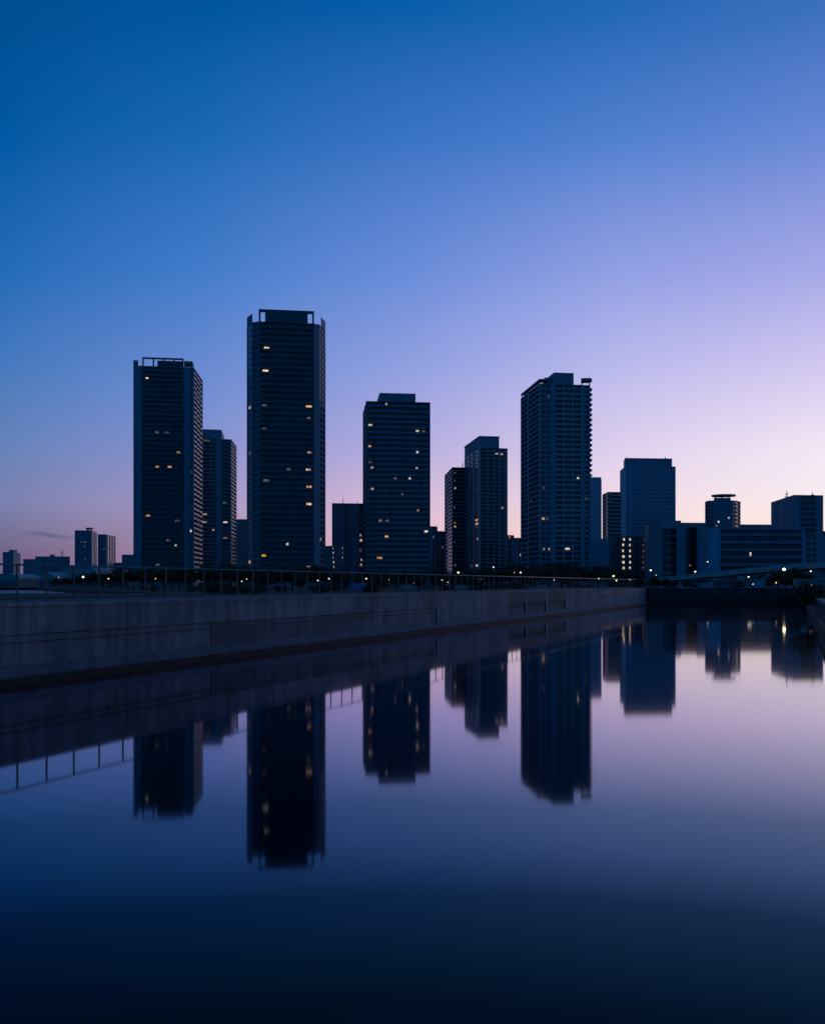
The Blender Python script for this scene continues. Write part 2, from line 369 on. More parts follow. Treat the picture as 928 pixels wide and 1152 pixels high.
def building(name, label, cat, pts, ytop, faces, floors, wall='mid', par='mid', back=None, group=None, lit=(),
             rec=1.3, base=0.0, yD=None, maxwin=100, glass='glass', parh=1.15, winfrac=0.62, autolit=0.0, dimlit=0.0):
    """pts: (px, depth) of the visible corners, left to right. faces: per visible face a list of (weight, kind)."""
    vis = [P2(*p) for p in pts]
    if back == 'para': poly = vis + [vis[0] + vis[-1] - vis[-2]] if len(vis) == 3 else vis
    elif back == 'paral': poly = vis + [vis[-1] + vis[0] - vis[1]]
    else:
        edge = vis[0] if vis[0].x > 0 else vis[-1]; bk = edge.normalized()*(back or 25)
        poly = vis + [vis[-1]+bk, vis[0]+bk]
    D0 = yD or min(p[1] for p in pts)
    zt = ZY(ytop, D0); z0 = GZ - 0.3
    cen = sum(vis, Vector((0, 0)))/len(vis)
    root = empty(name, V3(cen, GZ), label, cat, group)
    inv = Matrix.Translation(root.location).inverted()
    def add(nm, mb, mt):
        if not mb.f: return None
        o = mb.build(nm, mt, root); o.matrix_parent_inverse = inv; return o
    cols = []; dcols = []
    W = MB(); CW = MB(); CW.prism([(p.x, p.y) for p in inset(poly, rec)], z0, zt-0.3); add('inner_wall', CW, M['dark'] if any(b[1] == 'b' for f in faces for b in f) else M[wall])  # behind balconies the recess shade is put into a darker wall colour
    fh = (zt - z0 - base) / floors
    wins = []
    nf = len(faces)
    npoly = len(poly)
    for fi in range(npoly):
        A, B = poly[fi], poly[(fi+1) % npoly]
        vis_face = fi < nf and faces[fi] is not None
        d = (B-A); L = d.length; d = d/L; n = Vector((d.y, -d.x))
        if (A+B).dot(n)/2 - cen.dot(n) < 0 and not vis_face and False: n = -n
        # orientation: outward is away from the polygon centre
        pc = sum(poly, Vector((0, 0)))/npoly
        if ((A+B)/2 - pc).dot(n) < 0: n = -n
        bays = faces[fi] if vis_face else [(1, 's')]
        tot = sum(b[0] for b in bays); u = 0
        def bx(mb, u0, u1, w0, w1, za, zb):
            o = A + d*u0 - n*w1
            mb.obox(V3(o, za), V3(d*(u1-u0), 0), V3(n*(w1-w0), 0), zb-za)
        cc = rec if rec < L*0.4 else 0
        e = rec*0.98
        top = MB()
        seg = 0
        for bi, (wt, kind) in enumerate(bays):
            if kind in 'sgw': seg += 1
            bw = L*wt/tot; u0, u1 = u, u+bw; u += bw
            g0 = u0 + (0.02 if bi else 0.0); g1 = u1
            if kind == 'k':
                cm_ = MB(); bx(cm_, u0, u1, 0.02, e, z0, zt+.01); dcols.append(cm_); continue
            if kind == 'c':
                cm_ = MB(); bx(cm_, u0, u1, -0.22, e, z0, zt+.01); cols.append(cm_); continue
            if kind in 'sp':
                o0 = 0.0 if kind == 's' else -0.12
                bx(W, u0, u1, o0, e, z0, zt)
                continue
            # keep ends clear of corners
            for k in range(floors):
                zf = z0 + base + k*fh
                if kind == 'b' and k == 0:
                    bx(W, u0, u1, 0.1, e-0.01, zf, zf+fh-0.125); continue
                if kind == 'b':
                    mbk = BAL.setdefault((root.name, fi, k, seg), [MB(), root, k])[0]
                    bx(mbk, u0, u1, 0.0, e-0.01, zf-0.12, zf+0.10)
                    bx(mbk, u0, u1, 0.0, 0.14, zf+0.102, zf+parh)
                    wins.append((A + d*(u0+u1)/2 - n*(rec-0.04), zf+0.12+(fh-0.5)/2, bw*0.80, fh-0.55, d))
                elif kind == 'w':
                    sp = fh*(1-winfrac)
                    bx(W, u0, u1, 0.0, e, zf-sp/2, zf+sp/2)
                    ww = bw*0.72
                    bx(W, u0, u0+(bw-ww)/2, 0.001, e, zf+sp/2, zf+fh-sp/2); bx(W, u1-(bw-ww)/2, u1, 0.001, e, zf+sp/2, zf+fh-sp/2)
                    bx(W, u0+(bw-ww)/2, u1-(bw-ww)/2, 0.45, e, zf+sp/2, zf+fh-sp/2)
                    wins.append((A + d*(u0+u1)/2 - n*0.40, zf+fh/2, ww, fh-sp, d))
                elif kind == 'g':
                    sp = fh*0.25
                    bx(W, u0, u1, 0.06, e, zf-sp/2, zf+sp/2)
                    bx(W, u0, u1, 0.30, e, zf+sp/2, zf+fh-sp/2)
                    wins.append((A + d*(u0+u1)/2 - n*0.24, zf+fh/2, bw*0.96, fh-sp, d))
            bx(W, u0, u1, 0.0, e, zt-0.35, zt+0.0)
            if base > 0.5 or True: bx(W, u0, u1, 0.15, e, z0, z0+base+0.0 if base > 0 else z0+0.05)
    add('wall', W, M[wall])
    for cm_ in cols: add('column', cm_, M['light'])
    for cm_ in dcols: add('column', cm_, M['dark'])
    RB = MB(); RB.prism([(p.x, p.y) for p in inset(poly, rec*0.99)], zt-0.29, zt-0.05); add('roof', RB, M['mid'])
    # windows
    litw = {}
    for (lx, ly, lk) in lit:
        best = None
        for i, w in enumerate(wins):
            q = proj(V3(w[0], w[1])); e2 = (q[0]-lx)**2 + ((q[1]-ly)*1.2)**2
            if best is None or e2 < best[0]: best = (e2, i)
        if best and best[0] < 120: litw[best[1]] = lk
    rr = random.Random(hash(label) % 1000 if False else sum(map(ord, label)))
    for i in range(len(wins)):
        if i not in litw:
            x = rr.random()
            if x < autolit: litw[i] = 'warm'
            elif x < autolit+dimlit: litw[i] = 'dim'
    order = sorted(range(len(wins)), key=lambda i: (0 if i in litw else 1, round(wins[i][0].y/12), -wins[i][1]))
    rest = MB()
    for r_, i in enumerate(order):
        c, z, w, h, d = wins[i]
        rz = math.atan2(d.y, d.x)
        if i in litw:
            ind = r_ < maxwin
            # curtains leave part of the opening lit
            ww = w*LITW.get(litw[i], 0.6)*rr.uniform(.7, 1.1); sh = (rr.random()-0.5)*(w-ww)
            c2 = c + d*sh + Vector((d.y, -d.x))*0.05
            o = inst('window', win_mesh(ww, h*0.72, litw[i]), V3(c2, z) - root.location, rz, root)
            o['label'] = {'warm': 'window lit warm yellow', 'warmb': 'brightly lit warm window', 'white': 'window lit white', 'dim': 'dimly lit window', 'lampb': 'blue light'}[litw[i]]
            GL = MB(); n = Vector((d.y, -d.x))
            rest.obox(V3(c - d*w/2 - n*0.03, z-h/2), V3(d*w, 0), V3(n*0.06, 0), h)
        elif r_ < maxwin:
            inst('window', win_mesh(w, h, glass), V3(c, z) - root.location, rz, root)
        else:
            n = Vector((d.y, -d.x))
            rest.obox(V3(c - d*w/2 - n*0.03, z-h/2), V3(d*w, 0), V3(n*0.06, 0), h)
    o = add('window', rest, M[glass])
    if o: o['kind'] = 'stuff'
    keys = sorted([k for k in BAL if k[0] == root.name], key=lambda k: (k[1], -k[2]))
    over = MB()
    for j, key in enumerate(keys):
        mb = BAL[key][0]; pm_ = par if isinstance(par, str) else par[key[1]]
        if j < 99: add('balcony', mb, M[pm_])
        else:
            n0 = len(over.v); over.v += mb.v; over.f += [tuple(n0+i for i in f) for f in mb.f]
    o = add('balcony', over, M[par if isinstance(par, str) else par[0]])
    if o: o['kind'] = 'stuff'
    root['zt'] = zt; del root['zt']
    return root, add, poly, zt
BAL = {}
LITW = {'warm': 0.55, 'warmb': 0.8, 'white': 0.35, 'dim': 0.6, 'lampb': 0.3}
def bar(mb, a, b, za, zb, t=0.8):
    """upright slab between two plan points"""
    d = (b-a).normalized(); n = Vector((-d.y, d.x))*t
    mb.obox(V3(a, za), V3(b-a, 0), V3(n, 0), zb-za)
def lift(pts): return [P2(*p) for p in pts]
def para(pts):
    v = lift(pts)
    return v + [v[0]+v[2]-v[1]]
def antenna(add, px, D, z0, y, r=0.25, cross=False):
    m = MB(); p = P2(px, D); z1 = ZY(y, D); m.tube(V3(p, z0-0.2), V3(p, z1), r, r*0.4, 6)
    if cross: m.box(p.x-1.6, p.y-.2, z1-4.5, p.x+1.6, p.y+.2, z1-4.1); m.box(p.x-1.1, p.y-.2, z1-2.5, p.x+1.1, p.y+.2, z1-2.1)
    add('antenna', m, M['steel'])

w_, b_, d_, W_ = 'warm', 'warmb', 'dim', 'white'
# --- tower 1
r, add, poly, zt = building('apartment_tower', 'tall dark apartment tower with an open frame on its roof', 'tower',
    [(150, 570), (218, 575), (228, 613)], 411, [[(9, 's'), (1.2, 'k'), (10.6, 'b'), (1, 'k'), (10.6, 'b'), (1, 'k'), (10.6, 'b'), (1, 'k'), (10.6, 'b'), (1.4, 'k'), (6, 's'), (5, 'w')],
     [(1, 'p'), (8, 'b'), (1, 'p'), (8, 'b'), (1, 'p'), (8, 'b'), (1, 'p')]], 45, 'blue', ('dark', 'tile'), 'para',
    lit=[(169,428,W_),(178,485,d_),(190,485,d_),(200,508,w_),(176,525,w_),(189,525,w_),(168,582,w_),(196,588,d_),(211,599,b_),(191,606,d_),(197,616,W_),(175,634,d_),(202,508,w_),(214,532,d_)])
q = MB(); a, b = P2(160, 571), P2(206.5, 574.2); zz = ZY(402, 572)
bar(q, a, b, zz-1.0, zz)
for i in range(5):
    t = a.lerp(b, i/4); t2 = t + (b-a).normalized()*0.9*(1 if i < 4 else -1); bar(q, t if i < 4 else t2, t2 if i < 4 else t, zt-0.3, zz-1.0)
bk = Vector((3, 20)).normalized()*16
add('roof_frame', q, M['dark'])
q = MB(); q.prism([tuple(p) for p in (P2(177, 576), P2(206, 578), P2(206, 592), P2(177, 590))], zt-0.3, ZY(404.5, 574)); add('machine_room', q, M['dark'])
q = MB(); q.prism([tuple(p) for p in (P2(150, 570), P2(155.5, 570.4), P2(155.5, 576), P2(150.5, 576))], zt-0.2, ZY(405, 570)); q.prism([tuple(p) for p in (P2(207, 574.3), P2(216.5, 575), P2(218, 585), P2(209, 585))], ZY(408.5, 575), ZY(406.3, 575))
for p in ((208, 575), (215.5, 576)): c = P2(*p); q.tube(V3(c, zt-0.3), V3(c, ZY(408, 575)), 0.5)
add('roof_fin', q, M['blue'])
# --- tower 1b
r, add, poly, zt = building('apartment_tower', 'stepped apartment tower half hidden behind the tower with the open roof frame', 'tower',
    [(224, 715), (260, 720), (266, 757)], 493, [[(14, 'b'), (.8, 'p'), (5, 'b'), (.6, 'p'), (6, 's'), (.6, 'p'), (10, 'b'), (1, 'p')], [(1, 'p'), (8, 'b'), (8, 'b'), (1, 'p')]], 38, 'blue', ('mid', 'tile'), 'para',
    lit=[(234,495,d_),(235,578,w_),(234,586,w_),(238,596,w_),(253,586,b_),(252,607,w_),(255,566,d_)])
q = MB(); q.prism([tuple(p) for p in (P2(224, 715.2), P2(249, 718.5), P2(252, 748), P2(227, 745))], zt-0.3, ZY(483, 717)); add('upper_block', q, M['blue'])
# --- block between
building('apartment_block', 'low dark block peeking out left of the tallest tower', 'building', [(264, 800), (271, 801), (290, 801)], 584,
    [[(1, 's')], [(3, 's'), (3, 'w'), (3, 'w'), (3, 's')]], 18, 'mid', 'mid', 30)
# --- tower 2 (the tallest)
r, add, poly, zt = building('apartment_tower', 'tallest dark apartment tower with a solid crown between two roof openings', 'tower',
    [(277.6, 492), (283.5, 484), (291, 482), (353.5, 486), (359.5, 488), (366, 500)], 362.5,
    [[(1, 's'), (5, 'g'), (1, 's')], [(1, 's'), (7, 'g'), (1, 's')],
     [(1, 'k'), (12, 'b'), (1, 'k'), (10.5, 'b'), (1, 'k'), (12, 'b'), (1, 'k'), (12, 'b'), (1, 'k'), (10.5, 'b'), (1.2, 'k')],
     [(1, 's')], [(.6, 's'), (5, 'w'), (5, 'w'), (.6, 's')]], 46, 'blue', 'dark', 36,
    lit=[(299,389,b_),(299,421,b_),(345,455,b_),(362,455,d_),(285,459,w_),(294,460,d_),(346,474,d_),(298,486,d_),(284,511,d_),(348,507,w_),(322,526,d_),(348,526,b_),
         (346,546,b_),(299,539,d_),(348,571,b_),(361,604,w_),(318,616,W_),(298,623,w_),(284,630,w_),(345,636,w_)], yD=484)
a, b = P2(291, 481.9), P2(353.3, 485.9); dd = (b-a).normalized(); L = (b-a).length; z1 = ZY(348, 483)
q = MB(); bar(q, a, b, z1-1.5, z1, 1.0); bar(q, a, a+dd*1.0, zt-.3, z1-1.5, 1.0); bar(q, b-dd*1.0, b, zt-.3, z1-1.5, 1.0)
add('roof_frame', q, M['dark'])
q = MB(); bar(q, a+dd*(L*0.115), b-dd*(L*0.115), zt-.3, z1-1.55, 9); add('crown_screen', q, M['dark'])
q = MB()
q.prism([tuple(p) for p in (P2(277.8, 492), P2(283.5, 484.2), P2(284.2, 492))], zt-.3, ZY(353.5, 486)); add('roof_fin', q, M['blue']); q = MB()
q.prism([tuple(p) for p in (P2(361, 490.5), P2(366, 499.8), P2(361.5, 500))], zt-.3, ZY(357, 492))
add('roof_fin', q, M['blue'])
# --- tower 3
r, add, poly, zt = building('apartment_tower', 'broad mid-height apartment tower with full-width balconies and a flat rooftop box', 'tower',
    [(408.3, 566), (412, 530), (484, 534)], 451, [[(1, 'p'), (6, 'b'), (1, 'p'), (6, 'b'), (1, 'p')],
     [(.8, 'p'), (9, 'b'), (.8, 'p'), (8.6, 'b'), (8.6, 'b'), (.5, 'p'), (8.6, 'b'), (8.6, 'b'), (.5, 'p'), (8.3, 'b'), (8, 'b'), (.8, 'p'), (10, 'b'), (.8, 's')]], 35, 'dark', 'blue', 'paral',
    lit=[(438,457,W_),(417,480,b_),(468,487,b_),(478,487,d_),(417,504,w_),(467,510,W_),(417,523,d_),(417,528,w_),(468,528,w_),(440,541,d_),(457,541,W_),(417,551,w_),(449,559,d_),
         (468,577,w_),(428,588,w_),(434,588,d_),(477,600,b_),(437,606,w_),(427,630,b_),(415,641,w_)])
q = MB(); v = [P2(427, 533), P2(467.5, 535.3)]; bk = Vector((-3.8, 35)).normalized()*22; q.prism([tuple(p) for p in (v[0], v[1], v[1]+bk, v[0]+bk)], zt-.3, ZY(441.8, 533)); add('machine_room', q, M['blue'])
# --- block with columns of stair lights, and building behind
L2 = [(375.5, 617+3.6*i, W_) for i in range(7)] + [(385, 617+3.6*i, W_) for i in range(7)]
building('apartment_block', 'low dark block with two columns of small stair lights beside the tallest tower', 'building', [(364, 432), (372.5, 430), (388.5, 431)], 614,
    [[(1, 's')], [(1, 's'), (2.2, 'w'), (6, 's'), (2.2, 'w'), (1.5, 's')]], 9, 'dark', 'dark', 14, lit=L2)
r, add, poly, zt = building('apartment_block', 'plain mid-rise block with two roof antennas beside the broad balcony tower', 'building', [(373.5, 600), (412, 603)], 566,
    [[(10, 's'), (1, 'p'), (6, 'w'), (1, 'p'), (8, 's'), (4, 'w'), (3, 's')]], 17, 'blue', 'mid', 22,
    lit=[(402,605,w_),(403,609,b_),(402,618,d_),(403,629,W_),(402,635,w_)])
antenna(add, 386, 604, zt, 559.5); antenna(add, 402, 604, zt, 563.5)
# --- small blocks right of tower 3
building('apartment_block', 'narrow blue-grey block just right of the broad balcony tower', 'building', [(480, 700), (492, 702)], 592,
    [[(3, 's'), (2, 'w'), (1, 's')]], 14, 'blue', 'mid', 18, lit=[(491, 604, 'lampb')])
building('apartment_block', 'low block at the foot of the narrow twin tower', 'building', [(489.5, 640), (501, 642)], 597.5,
    [[(2, 'w'), (.6, 's'), (2, 'w'), (.6, 's')]], 12, 'dark', 'mid', 18, lit=[(498, 617, d_)])
# --- tower 4a
r, add, poly, zt = building('apartment_tower', 'narrow apartment tower with bright striped left side, left of the stepped-roof tower', 'tower',
    [(500.2, 806), (508.8, 750), (526, 753)], 525.5, [[(.6, 'p'), (5, 'b'), (5, 'b'), (.6, 'p')], [(1, 's'), (4, 'b'), (.5, 'p'), (5, 'b'), (.5, 'p'), (5, 'b'), (1, 's')]], 31, 'dark', ('tile', 'mid'), 'paral',
    lit=[(513,532,d_),(513,543,d_),(513,551,w_),(513,571,d_),(513,588,w_),(512,594,b_),(513,609,d_),(513,635,w_)])
antenna(add, 520.5, 752, zt, 519, 0.4)
# --- tower 4
r, add, poly, zt = building('apartment_tower', 'apartment tower with a tall stepped roof block, left of the large gridded tower', 'tower',
    [(522.5, 756), (539.5, 700), (571, 704)], 503.5, [[(1.2, 's'), (3, 'w'), (1, 's'), (3, 'w'), (1, 's'), (4, 'w'), (1, 's')],
     [(.8, 'c'), (7, 'b'), (.8, 'c'), (7, 'b'), (.8, 'c'), (5, 'b'), (.8, 'c'), (6, 'w'), (3, 's')]], 36, 'mid', 'mid', 'paral',
    lit=[(561,513,b_),(566,512,w_),(535,583,b_),(535,588,b_),(534,606,w_),(566,571,w_),(535,635,b_),(530,635,d_)])
a, c, b = P2(522.6, 755.8), P2(539.5, 700.2), P2(561.5, 702.9)
q = MB(); q.prism([tuple(p) for p in (a, c, b, b+(a-c))], zt-.3, ZY(491, 700)); add('upper_block', q, M['blue'])
q = MB(); q.prism([tuple(p) for p in inset([a, c, b, b+(a-c)], -0.5)], ZY(491, 700), ZY(490.3, 700)); add('roof_edge', q, M['dark'])
building('apartment_block', 'short block with a lit top window right of the stepped-roof tower', 'building', [(569, 650), (578, 651)], 602, [[(1, 's'), (2, 'w'), (1, 's')]], 11, 'mid', 'mid', 14, lit=[(573, 605, w_)])
building('apartment_block', 'plain low block touching the left side of the large gridded tower', 'building', [(577, 620), (588, 622)], 605, [[(3, 's'), (2, 'w'), (.5, 's')]], 10, 'blue', 'mid', 14, lit=[(582.5, 625.5, W_)])
# --- tower 5
r, add, poly, zt = building('apartment_tower', 'large gridded apartment tower with curved corner canopies and pale columns', 'tower',
    [(586, 594), (607, 550), (664, 554)], 431.5, [[(.7, 'c'), (5, 'b'), (.5, 'p'), (5, 'b'), (1.2, 'c'), (5, 'b'), (.5, 'p'), (5, 'b'), (.5, 'p'), (5, 'b'), (.7, 'c')],
     [(1.2, 's'), (5.5, 'w'), (5.5, 'w'), (3.5, 's'), (1.2, 'c'), (8.6, 'b'), (1.2, 'c'), (8.6, 'b'), (1.2, 'c'), (8.6, 'b'), (1.4, 'c'), (3, 's'), (5.5, 'b')]], 40, 'blue', ('blue', 'light'), 'paral',
    lit=[(614,447,d_),(645,539,W_),(611,551,d_),(598,562,d_),(610,585,b_),(620,585,d_),(660,563,d_),(610,620,w_),(615,619,w_),(640,620,b_)])
v = [P2(623, 553), P2(645.3, 554.5)]; bk = Vector((-6, 44)).normalized()*26
q = MB(); q.prism([tuple(p) for p in (v[0], v[1], v[1]+bk, v[0]+bk)], zt-.3, ZY(419.3, 554)); add('machine_room', q, M['blue'])
q = MB(); q.prism([tuple(p) for p in (P2(612.5, 556), P2(623, 557), P2(621, 574), P2(611, 573))], zt-.3, ZY(424.5, 556)); add('roof_block', q, M['blue'])
q = MB()  # canopy along the left edge
zc = ZY(427, 552)
q.prism([tuple(p) for p in (P2(585.8, 594), P2(606.5, 549.8), P2(611, 549.6), P2(618, 551), P2(616, 556), P2(608, 556), P2(590, 594.5))], zc-0.9, zc)
for t in range(9):
    p = P2(586.2, 593.5).lerp(P2(607, 550.6), t/8); q.tube(V3(p + Vector((.6, .2)), zt-.2), V3(p + Vector((.6, .2)), zc-.5), 0.35, n=6)
add('roof_canopy', q, M['blue'])
q = MB()
cs = P2(660, 556)
arc = [P2(653.5, 552.8)] + [Vector((cs.x + 3.2*math.cos(t), cs.y + 4.2*math.sin(t))) for t in [(-1.4 + .35*i) for i in range(8)]] + [P2(653.5, 560)]
q.prism([tuple(p) for p in arc], ZY(428.6, 554), ZY(425.8, 554))
for p in (P2(654.2, 553.5), P2(663, 555), P2(654.4, 559)): q.tube(V3(p, zt-.2), V3(p, ZY(428, 554)), 0.4, n=6)
add('roof_canopy', q, M['blue'])
# rounded corner balconies sticking out on the right edge
cb = MB()
c0 = P2(663.2, 555.5); fh = (zt-GZ+.3)/40
for k in range(1, 40):
    zf = GZ-.3+k*fh; pl = [Vector((c0.x + 1.5*math.cos(t), c0.y + 3.0*math.sin(t))) for t in [(-1.5+.5*i) for i in range(7)]]
    cb.prism([tuple(p) for p in pl], zf-.1, zf+1.15)
o = add('corner_balcony', cb, M['blue'])
# --- behind tower 5
building('office_tower', 'plain slim slab tower half hidden behind the large gridded tower', 'tower', [(660, 640), (676.3, 642)], 536.5, [[(1, 's')]], 22, 'blue2', 'mid', 16)
building('apartment_tower', 'striped balcony tower with rounded corner, left of the wide glass office tower', 'tower', [(677.8, 772), (684, 750), (699, 752)], 553.3,
    [[(.4, 'p'), (5, 'b'), (.4, 'p')], [(5, 'b'), (.5, 'p'), (5, 'b'), (.5, 'p'), (5, 'b')]], 25, 'dark', 'light', 'paral', lit=[(686, 556, d_), (688, 566, d_)])
# --- glass office tower
r, add, poly, zt = building('office_tower', 'wide glass office tower with horizontal bands and a set-back crown', 'tower', [(697.3, 940), (704, 900), (760, 905)], 524,
    [[(1, 's')], [(1.2, 's'), (3, 'g'), (1.2, 's'), (11, 'g'), (11, 'g'), (11, 'g'), (11, 'g'), (.8, 's')]], 32, 'blue2', 'mid', 'paral', rec=0.8, glass='curtain',
    lit=[])
v = [P2(701.5, 925), P2(703, 902), P2(756, 906)]; q = MB(); q.prism([tuple(p) for p in (v[0], v[1], v[2], v[2]+v[0]-v[1])], zt-.3, ZY(515.3, 903)); add('crown', q, M['blue'])
antenna(add, 705, 906, ZY(515.3, 903), 513.5, .5); antenna(add, 748.5, 906, ZY(515.3, 903), 513.5, .5)
# --- low blocks under it
building('apartment_block', 'low plain windowless block right of the large gridded tower', 'building', [(664, 500), (686, 501)], 606, [[(1, 's')]], 8, 'blue', 'mid', 14)
L3 = [(699, 607+5.5*i, 'white2') for i in range(7)] + [(707, 607+5.5*i, 'white2') for i in range(7)]
M['white2'] = M['white']; LITW['white2'] = 0.9
L3 = [(a, b, 'white') for a, b, c in L3] + [(722.5, 607+5.5*i, d_) for i in range(7)]
LITW['white'] = 0.8
building('apartment_block', 'dark low block with two bright columns of lit stair windows below the glass office tower', 'building', [(685.5, 450), (727, 451)], 603.5,
    [[(7, 's'), (4, 'w'), (2, 's'), (4.6, 'w'), (2.8, 's'), (3.2, 'w'), (3, 's'), (4.4, 'w'), (4, 's'), (3, 'w'), (1.5, 's')]], 9, 'dark', 'dark', 14, lit=L3, rec=0.8)
LITW['white'] = 0.35
building('hospital_block', 'blank stepped block left of the banded-window block at the right', 'building', [(725, 440), (730, 420), (745, 421)], 589.5, [[(1, 's')], [(4, 's'), (.2, 'p'), (5, 's'), (.2, 'p'), (4, 's'), (.8, 'w'), (.8, 's')]], 8, 'mid', 'mid', 'paral')
building('office_block', 'low block with six dark window bands between two blank blocks', 'building', [(743.5, 424), (762, 425)], 594, [[(.5, 's'), (6, 'g'), (6, 'g'), (.5, 's')]], 8, 'mid', 'mid', 20, rec=.9, lit=[])
building('office_block', 'block rising behind the banded-window block at the right', 'building', [(742, 520), (766, 521)], 585.5, [[(1, 's')]], 9, 'blue', 'mid', 16)
building('office_block', 'pale blank pier-like block beside the banded-window block', 'building', [(761.5, 421.5), (771.5, 422)], 592.5, [[(3, 's'), (.2, 'p'), (3, 's'), (.8, 'w'), (.6, 's')]], 8, 'blue', 'mid', 18)
building('office_block', 'very dark recessed block left of the long balcony slab', 'building', [(771, 432), (787, 433)], 592.5, [[(1, 'g'), (1, 'g'), (1, 'g')]], 8, 'dark', 'mid', 16)
building('office_block', 'narrow pale block left of the long balcony slab', 'building', [(784.8, 428), (795, 429)], 588.5, [[(1, 's')]], 8, 'blue', 'mid', 18)
building('office_block', 'distant flat-roofed block behind the recessed dark block', 'building', [(766, 560), (795, 561)], 588, [[(1, 's')]], 8, 'mid', 'mid', 18)
# --- round tower
r, add, poly, zt = building('apartment_tower', 'round-cornered apartment tower with a flat disc roof behind the long balcony slab', 'tower',
    [(793, 812), (797, 802), (803, 799), (824, 799), (829, 803), (833, 813)], 563, [[(5, 'b')], [(5, 'b'), (.4, 'p')], [(.6, 's'), (5, 'w'), (5, 'w'), (5, 'w'), (.6, 's')], [(.4, 'p'), (5, 'b')], [(5, 'b')]], 22, 'blue', 'mid', 24, yD=800, glass='curtain',
    lit=[(805, 586, W_), (818, 582, W_), (829, 590, d_), (804, 591, d_)])
q = MB(); q.prism([tuple(p) for p in (P2(803, 803), P2(822, 803), P2(822, 815), P2(803, 815))], zt-.3, ZY(560, 803)); add('machine_room', q, M['blue'])
q = MB(); c = P2(814, 812)
q.prism([(c.x + 10.8*math.cos(t*math.pi/12), c.y + 9*math.sin(t*math.pi/12)) for t in range(24)], ZY(558.6, 812), ZY(556.8, 812)); add('disc_roof', q, M['dark'])
q = MB()
for x in (804.5, 812, 820): p = P2(x, 808); q.tube(V3(p, zt-.2), V3(p, ZY(558.4, 812)), 0.7, n=8)
add('roof_column', q, M['dark'])
# --- long slab
building('apartment_block', 'long low slab with seven rows of balconies and a blank left end', 'building', [(793, 480), (905, 482)], 594.5,
    [[(17, 's')] + [(7.6, 'b')]*12 + [(2, 's')]], 8, 'blue2', 'blue', 14, lit=[(843, 627, W_)], maxwin=90)
r, add, poly, zt = building('office_block', 'flat grey roof block just above the long balcony slab', 'building', [(832, 560), (868, 561)], 590, [[(1, 's')]], 8, 'mid', 'mid', 16)
# --- right office
r, add, poly, zt = building('office_tower', 'square office block with window bands and two roof masts at the right edge', 'tower', [(867.3, 655), (893, 600), (926, 603)], 556.7,
    [[(6, 's'), (2, 'w'), (9, 's')], [(7, 's'), (6, 'g'), (6, 'g'), (6, 'g'), (8, 's')]], 17, 'blue', 'mid', 'paral', yD=600, rec=.9)
antenna(add, 885, 615, zt, 552, .4, True); antenna(add, 914, 606, zt, 553, .35, True)
building('office_block', 'low block with window bands right of the long balcony slab', 'building', [(904.8, 520), (936, 522)], 602, [[(1, 's'), (4.5, 'w'), (4.5, 'w'), (12, 's')]], 9, 'blue', 'mid', 14)
building('office_block', 'dark block cut by the right edge of the picture', 'building', [(925, 610), (950, 612)], 597.5, [[(1, 's'), (3, 'w'), (3, 'w')]], 9, 'dark', 'mid', 14)
# --- far left group
building('office_tower', 'small far tower nearest the left edge with a stub on its roof', 'tower', [(3, 1000), (15, 1003), (23, 1040)], 621, [[(1, 's'), (3, 'g'), (3, 'g'), (1, 's')], [(1, 's')]], 18, 'blue', 'mid', 'para', rec=.8, glass='curtain')
q = MB(); p = P2(10, 1010); q.box(p.x, p.y, ZY(621.5, 1000), p.x+5.5, p.y+9, ZY(618.6, 1010))
bpy_last = [o for o in bpy.data.objects if o.get('label', '').startswith('small far tower nearest')][0]
o = q.build('machine_room', M['blue'], bpy_last); o.matrix_parent_inverse = Matrix.Translation(bpy_last.location).inverted()
building('apartment_block', 'squat dark block between the edge tower and the pale wide block at left', 'building', [(26, 950), (40.5, 952)], 629, [[(1, 's'), (2, 'g'), (2, 'g'), (1, 's')]], 8, 'blue', 'mid', 16, rec=.8, glass='curtain')
r, add, poly, zt = building('office_block', 'wide pale block with a cross-shaped mast on its flat roof at far left', 'building', [(39.5, 905), (44, 900), (78.5, 903)], 626, [[(1, 's')], [(2, 's'), (3, 'g'), (2, 's'), (3, 'g'), (2, 's'), (3, 'g'), (2, 's'), (3, 'g')]], 12, 'pink', 'mid', 18, rec=.8, glass='curtain')
antenna(add, 70, 904, zt, 617.5, .5, True)
q = MB(); p = P2(56, 908); q.box(p.x, p.y, zt-.3, p.x+3.5, p.y+5, zt+2.2); add('machine_room', q, M['mid'])
r, add, poly, zt = building('office_tower', 'left one of a far pair of towers, with a small roof structure', 'tower', [(84, 800), (103, 803), (109, 835)], 596.5, [[(1, 's'), (3, 'g'), (3, 'g'), (3, 'g'), (3, 'g'), (1, 's')], [(1, 's'), (1.4, 'g'), (1, 's'), (1.4, 'g'), (1, 's')]], 26, 'blue', 'pink', 'para', rec=.8, glass='curtain',
    lit=[(96.5, 609, d_), (91, 611, d_), (95.5, 614, d_), (97, 629, d_)])
q = MB(); p = P2(96.3, 806); q.box(p.x, p.y, ZY(595, 806), p.x+5, p.y+6, ZY(593.6, 806)); q.box(p.x+.6, p.y+1, zt-.3, p.x+1.2, p.y+5, ZY(595, 806)); q.box(p.x+3.6, p.y+1, zt-.3, p.x+4.2, p.y+5, ZY(595, 806)); add('roof_frame', q, M['dark'])
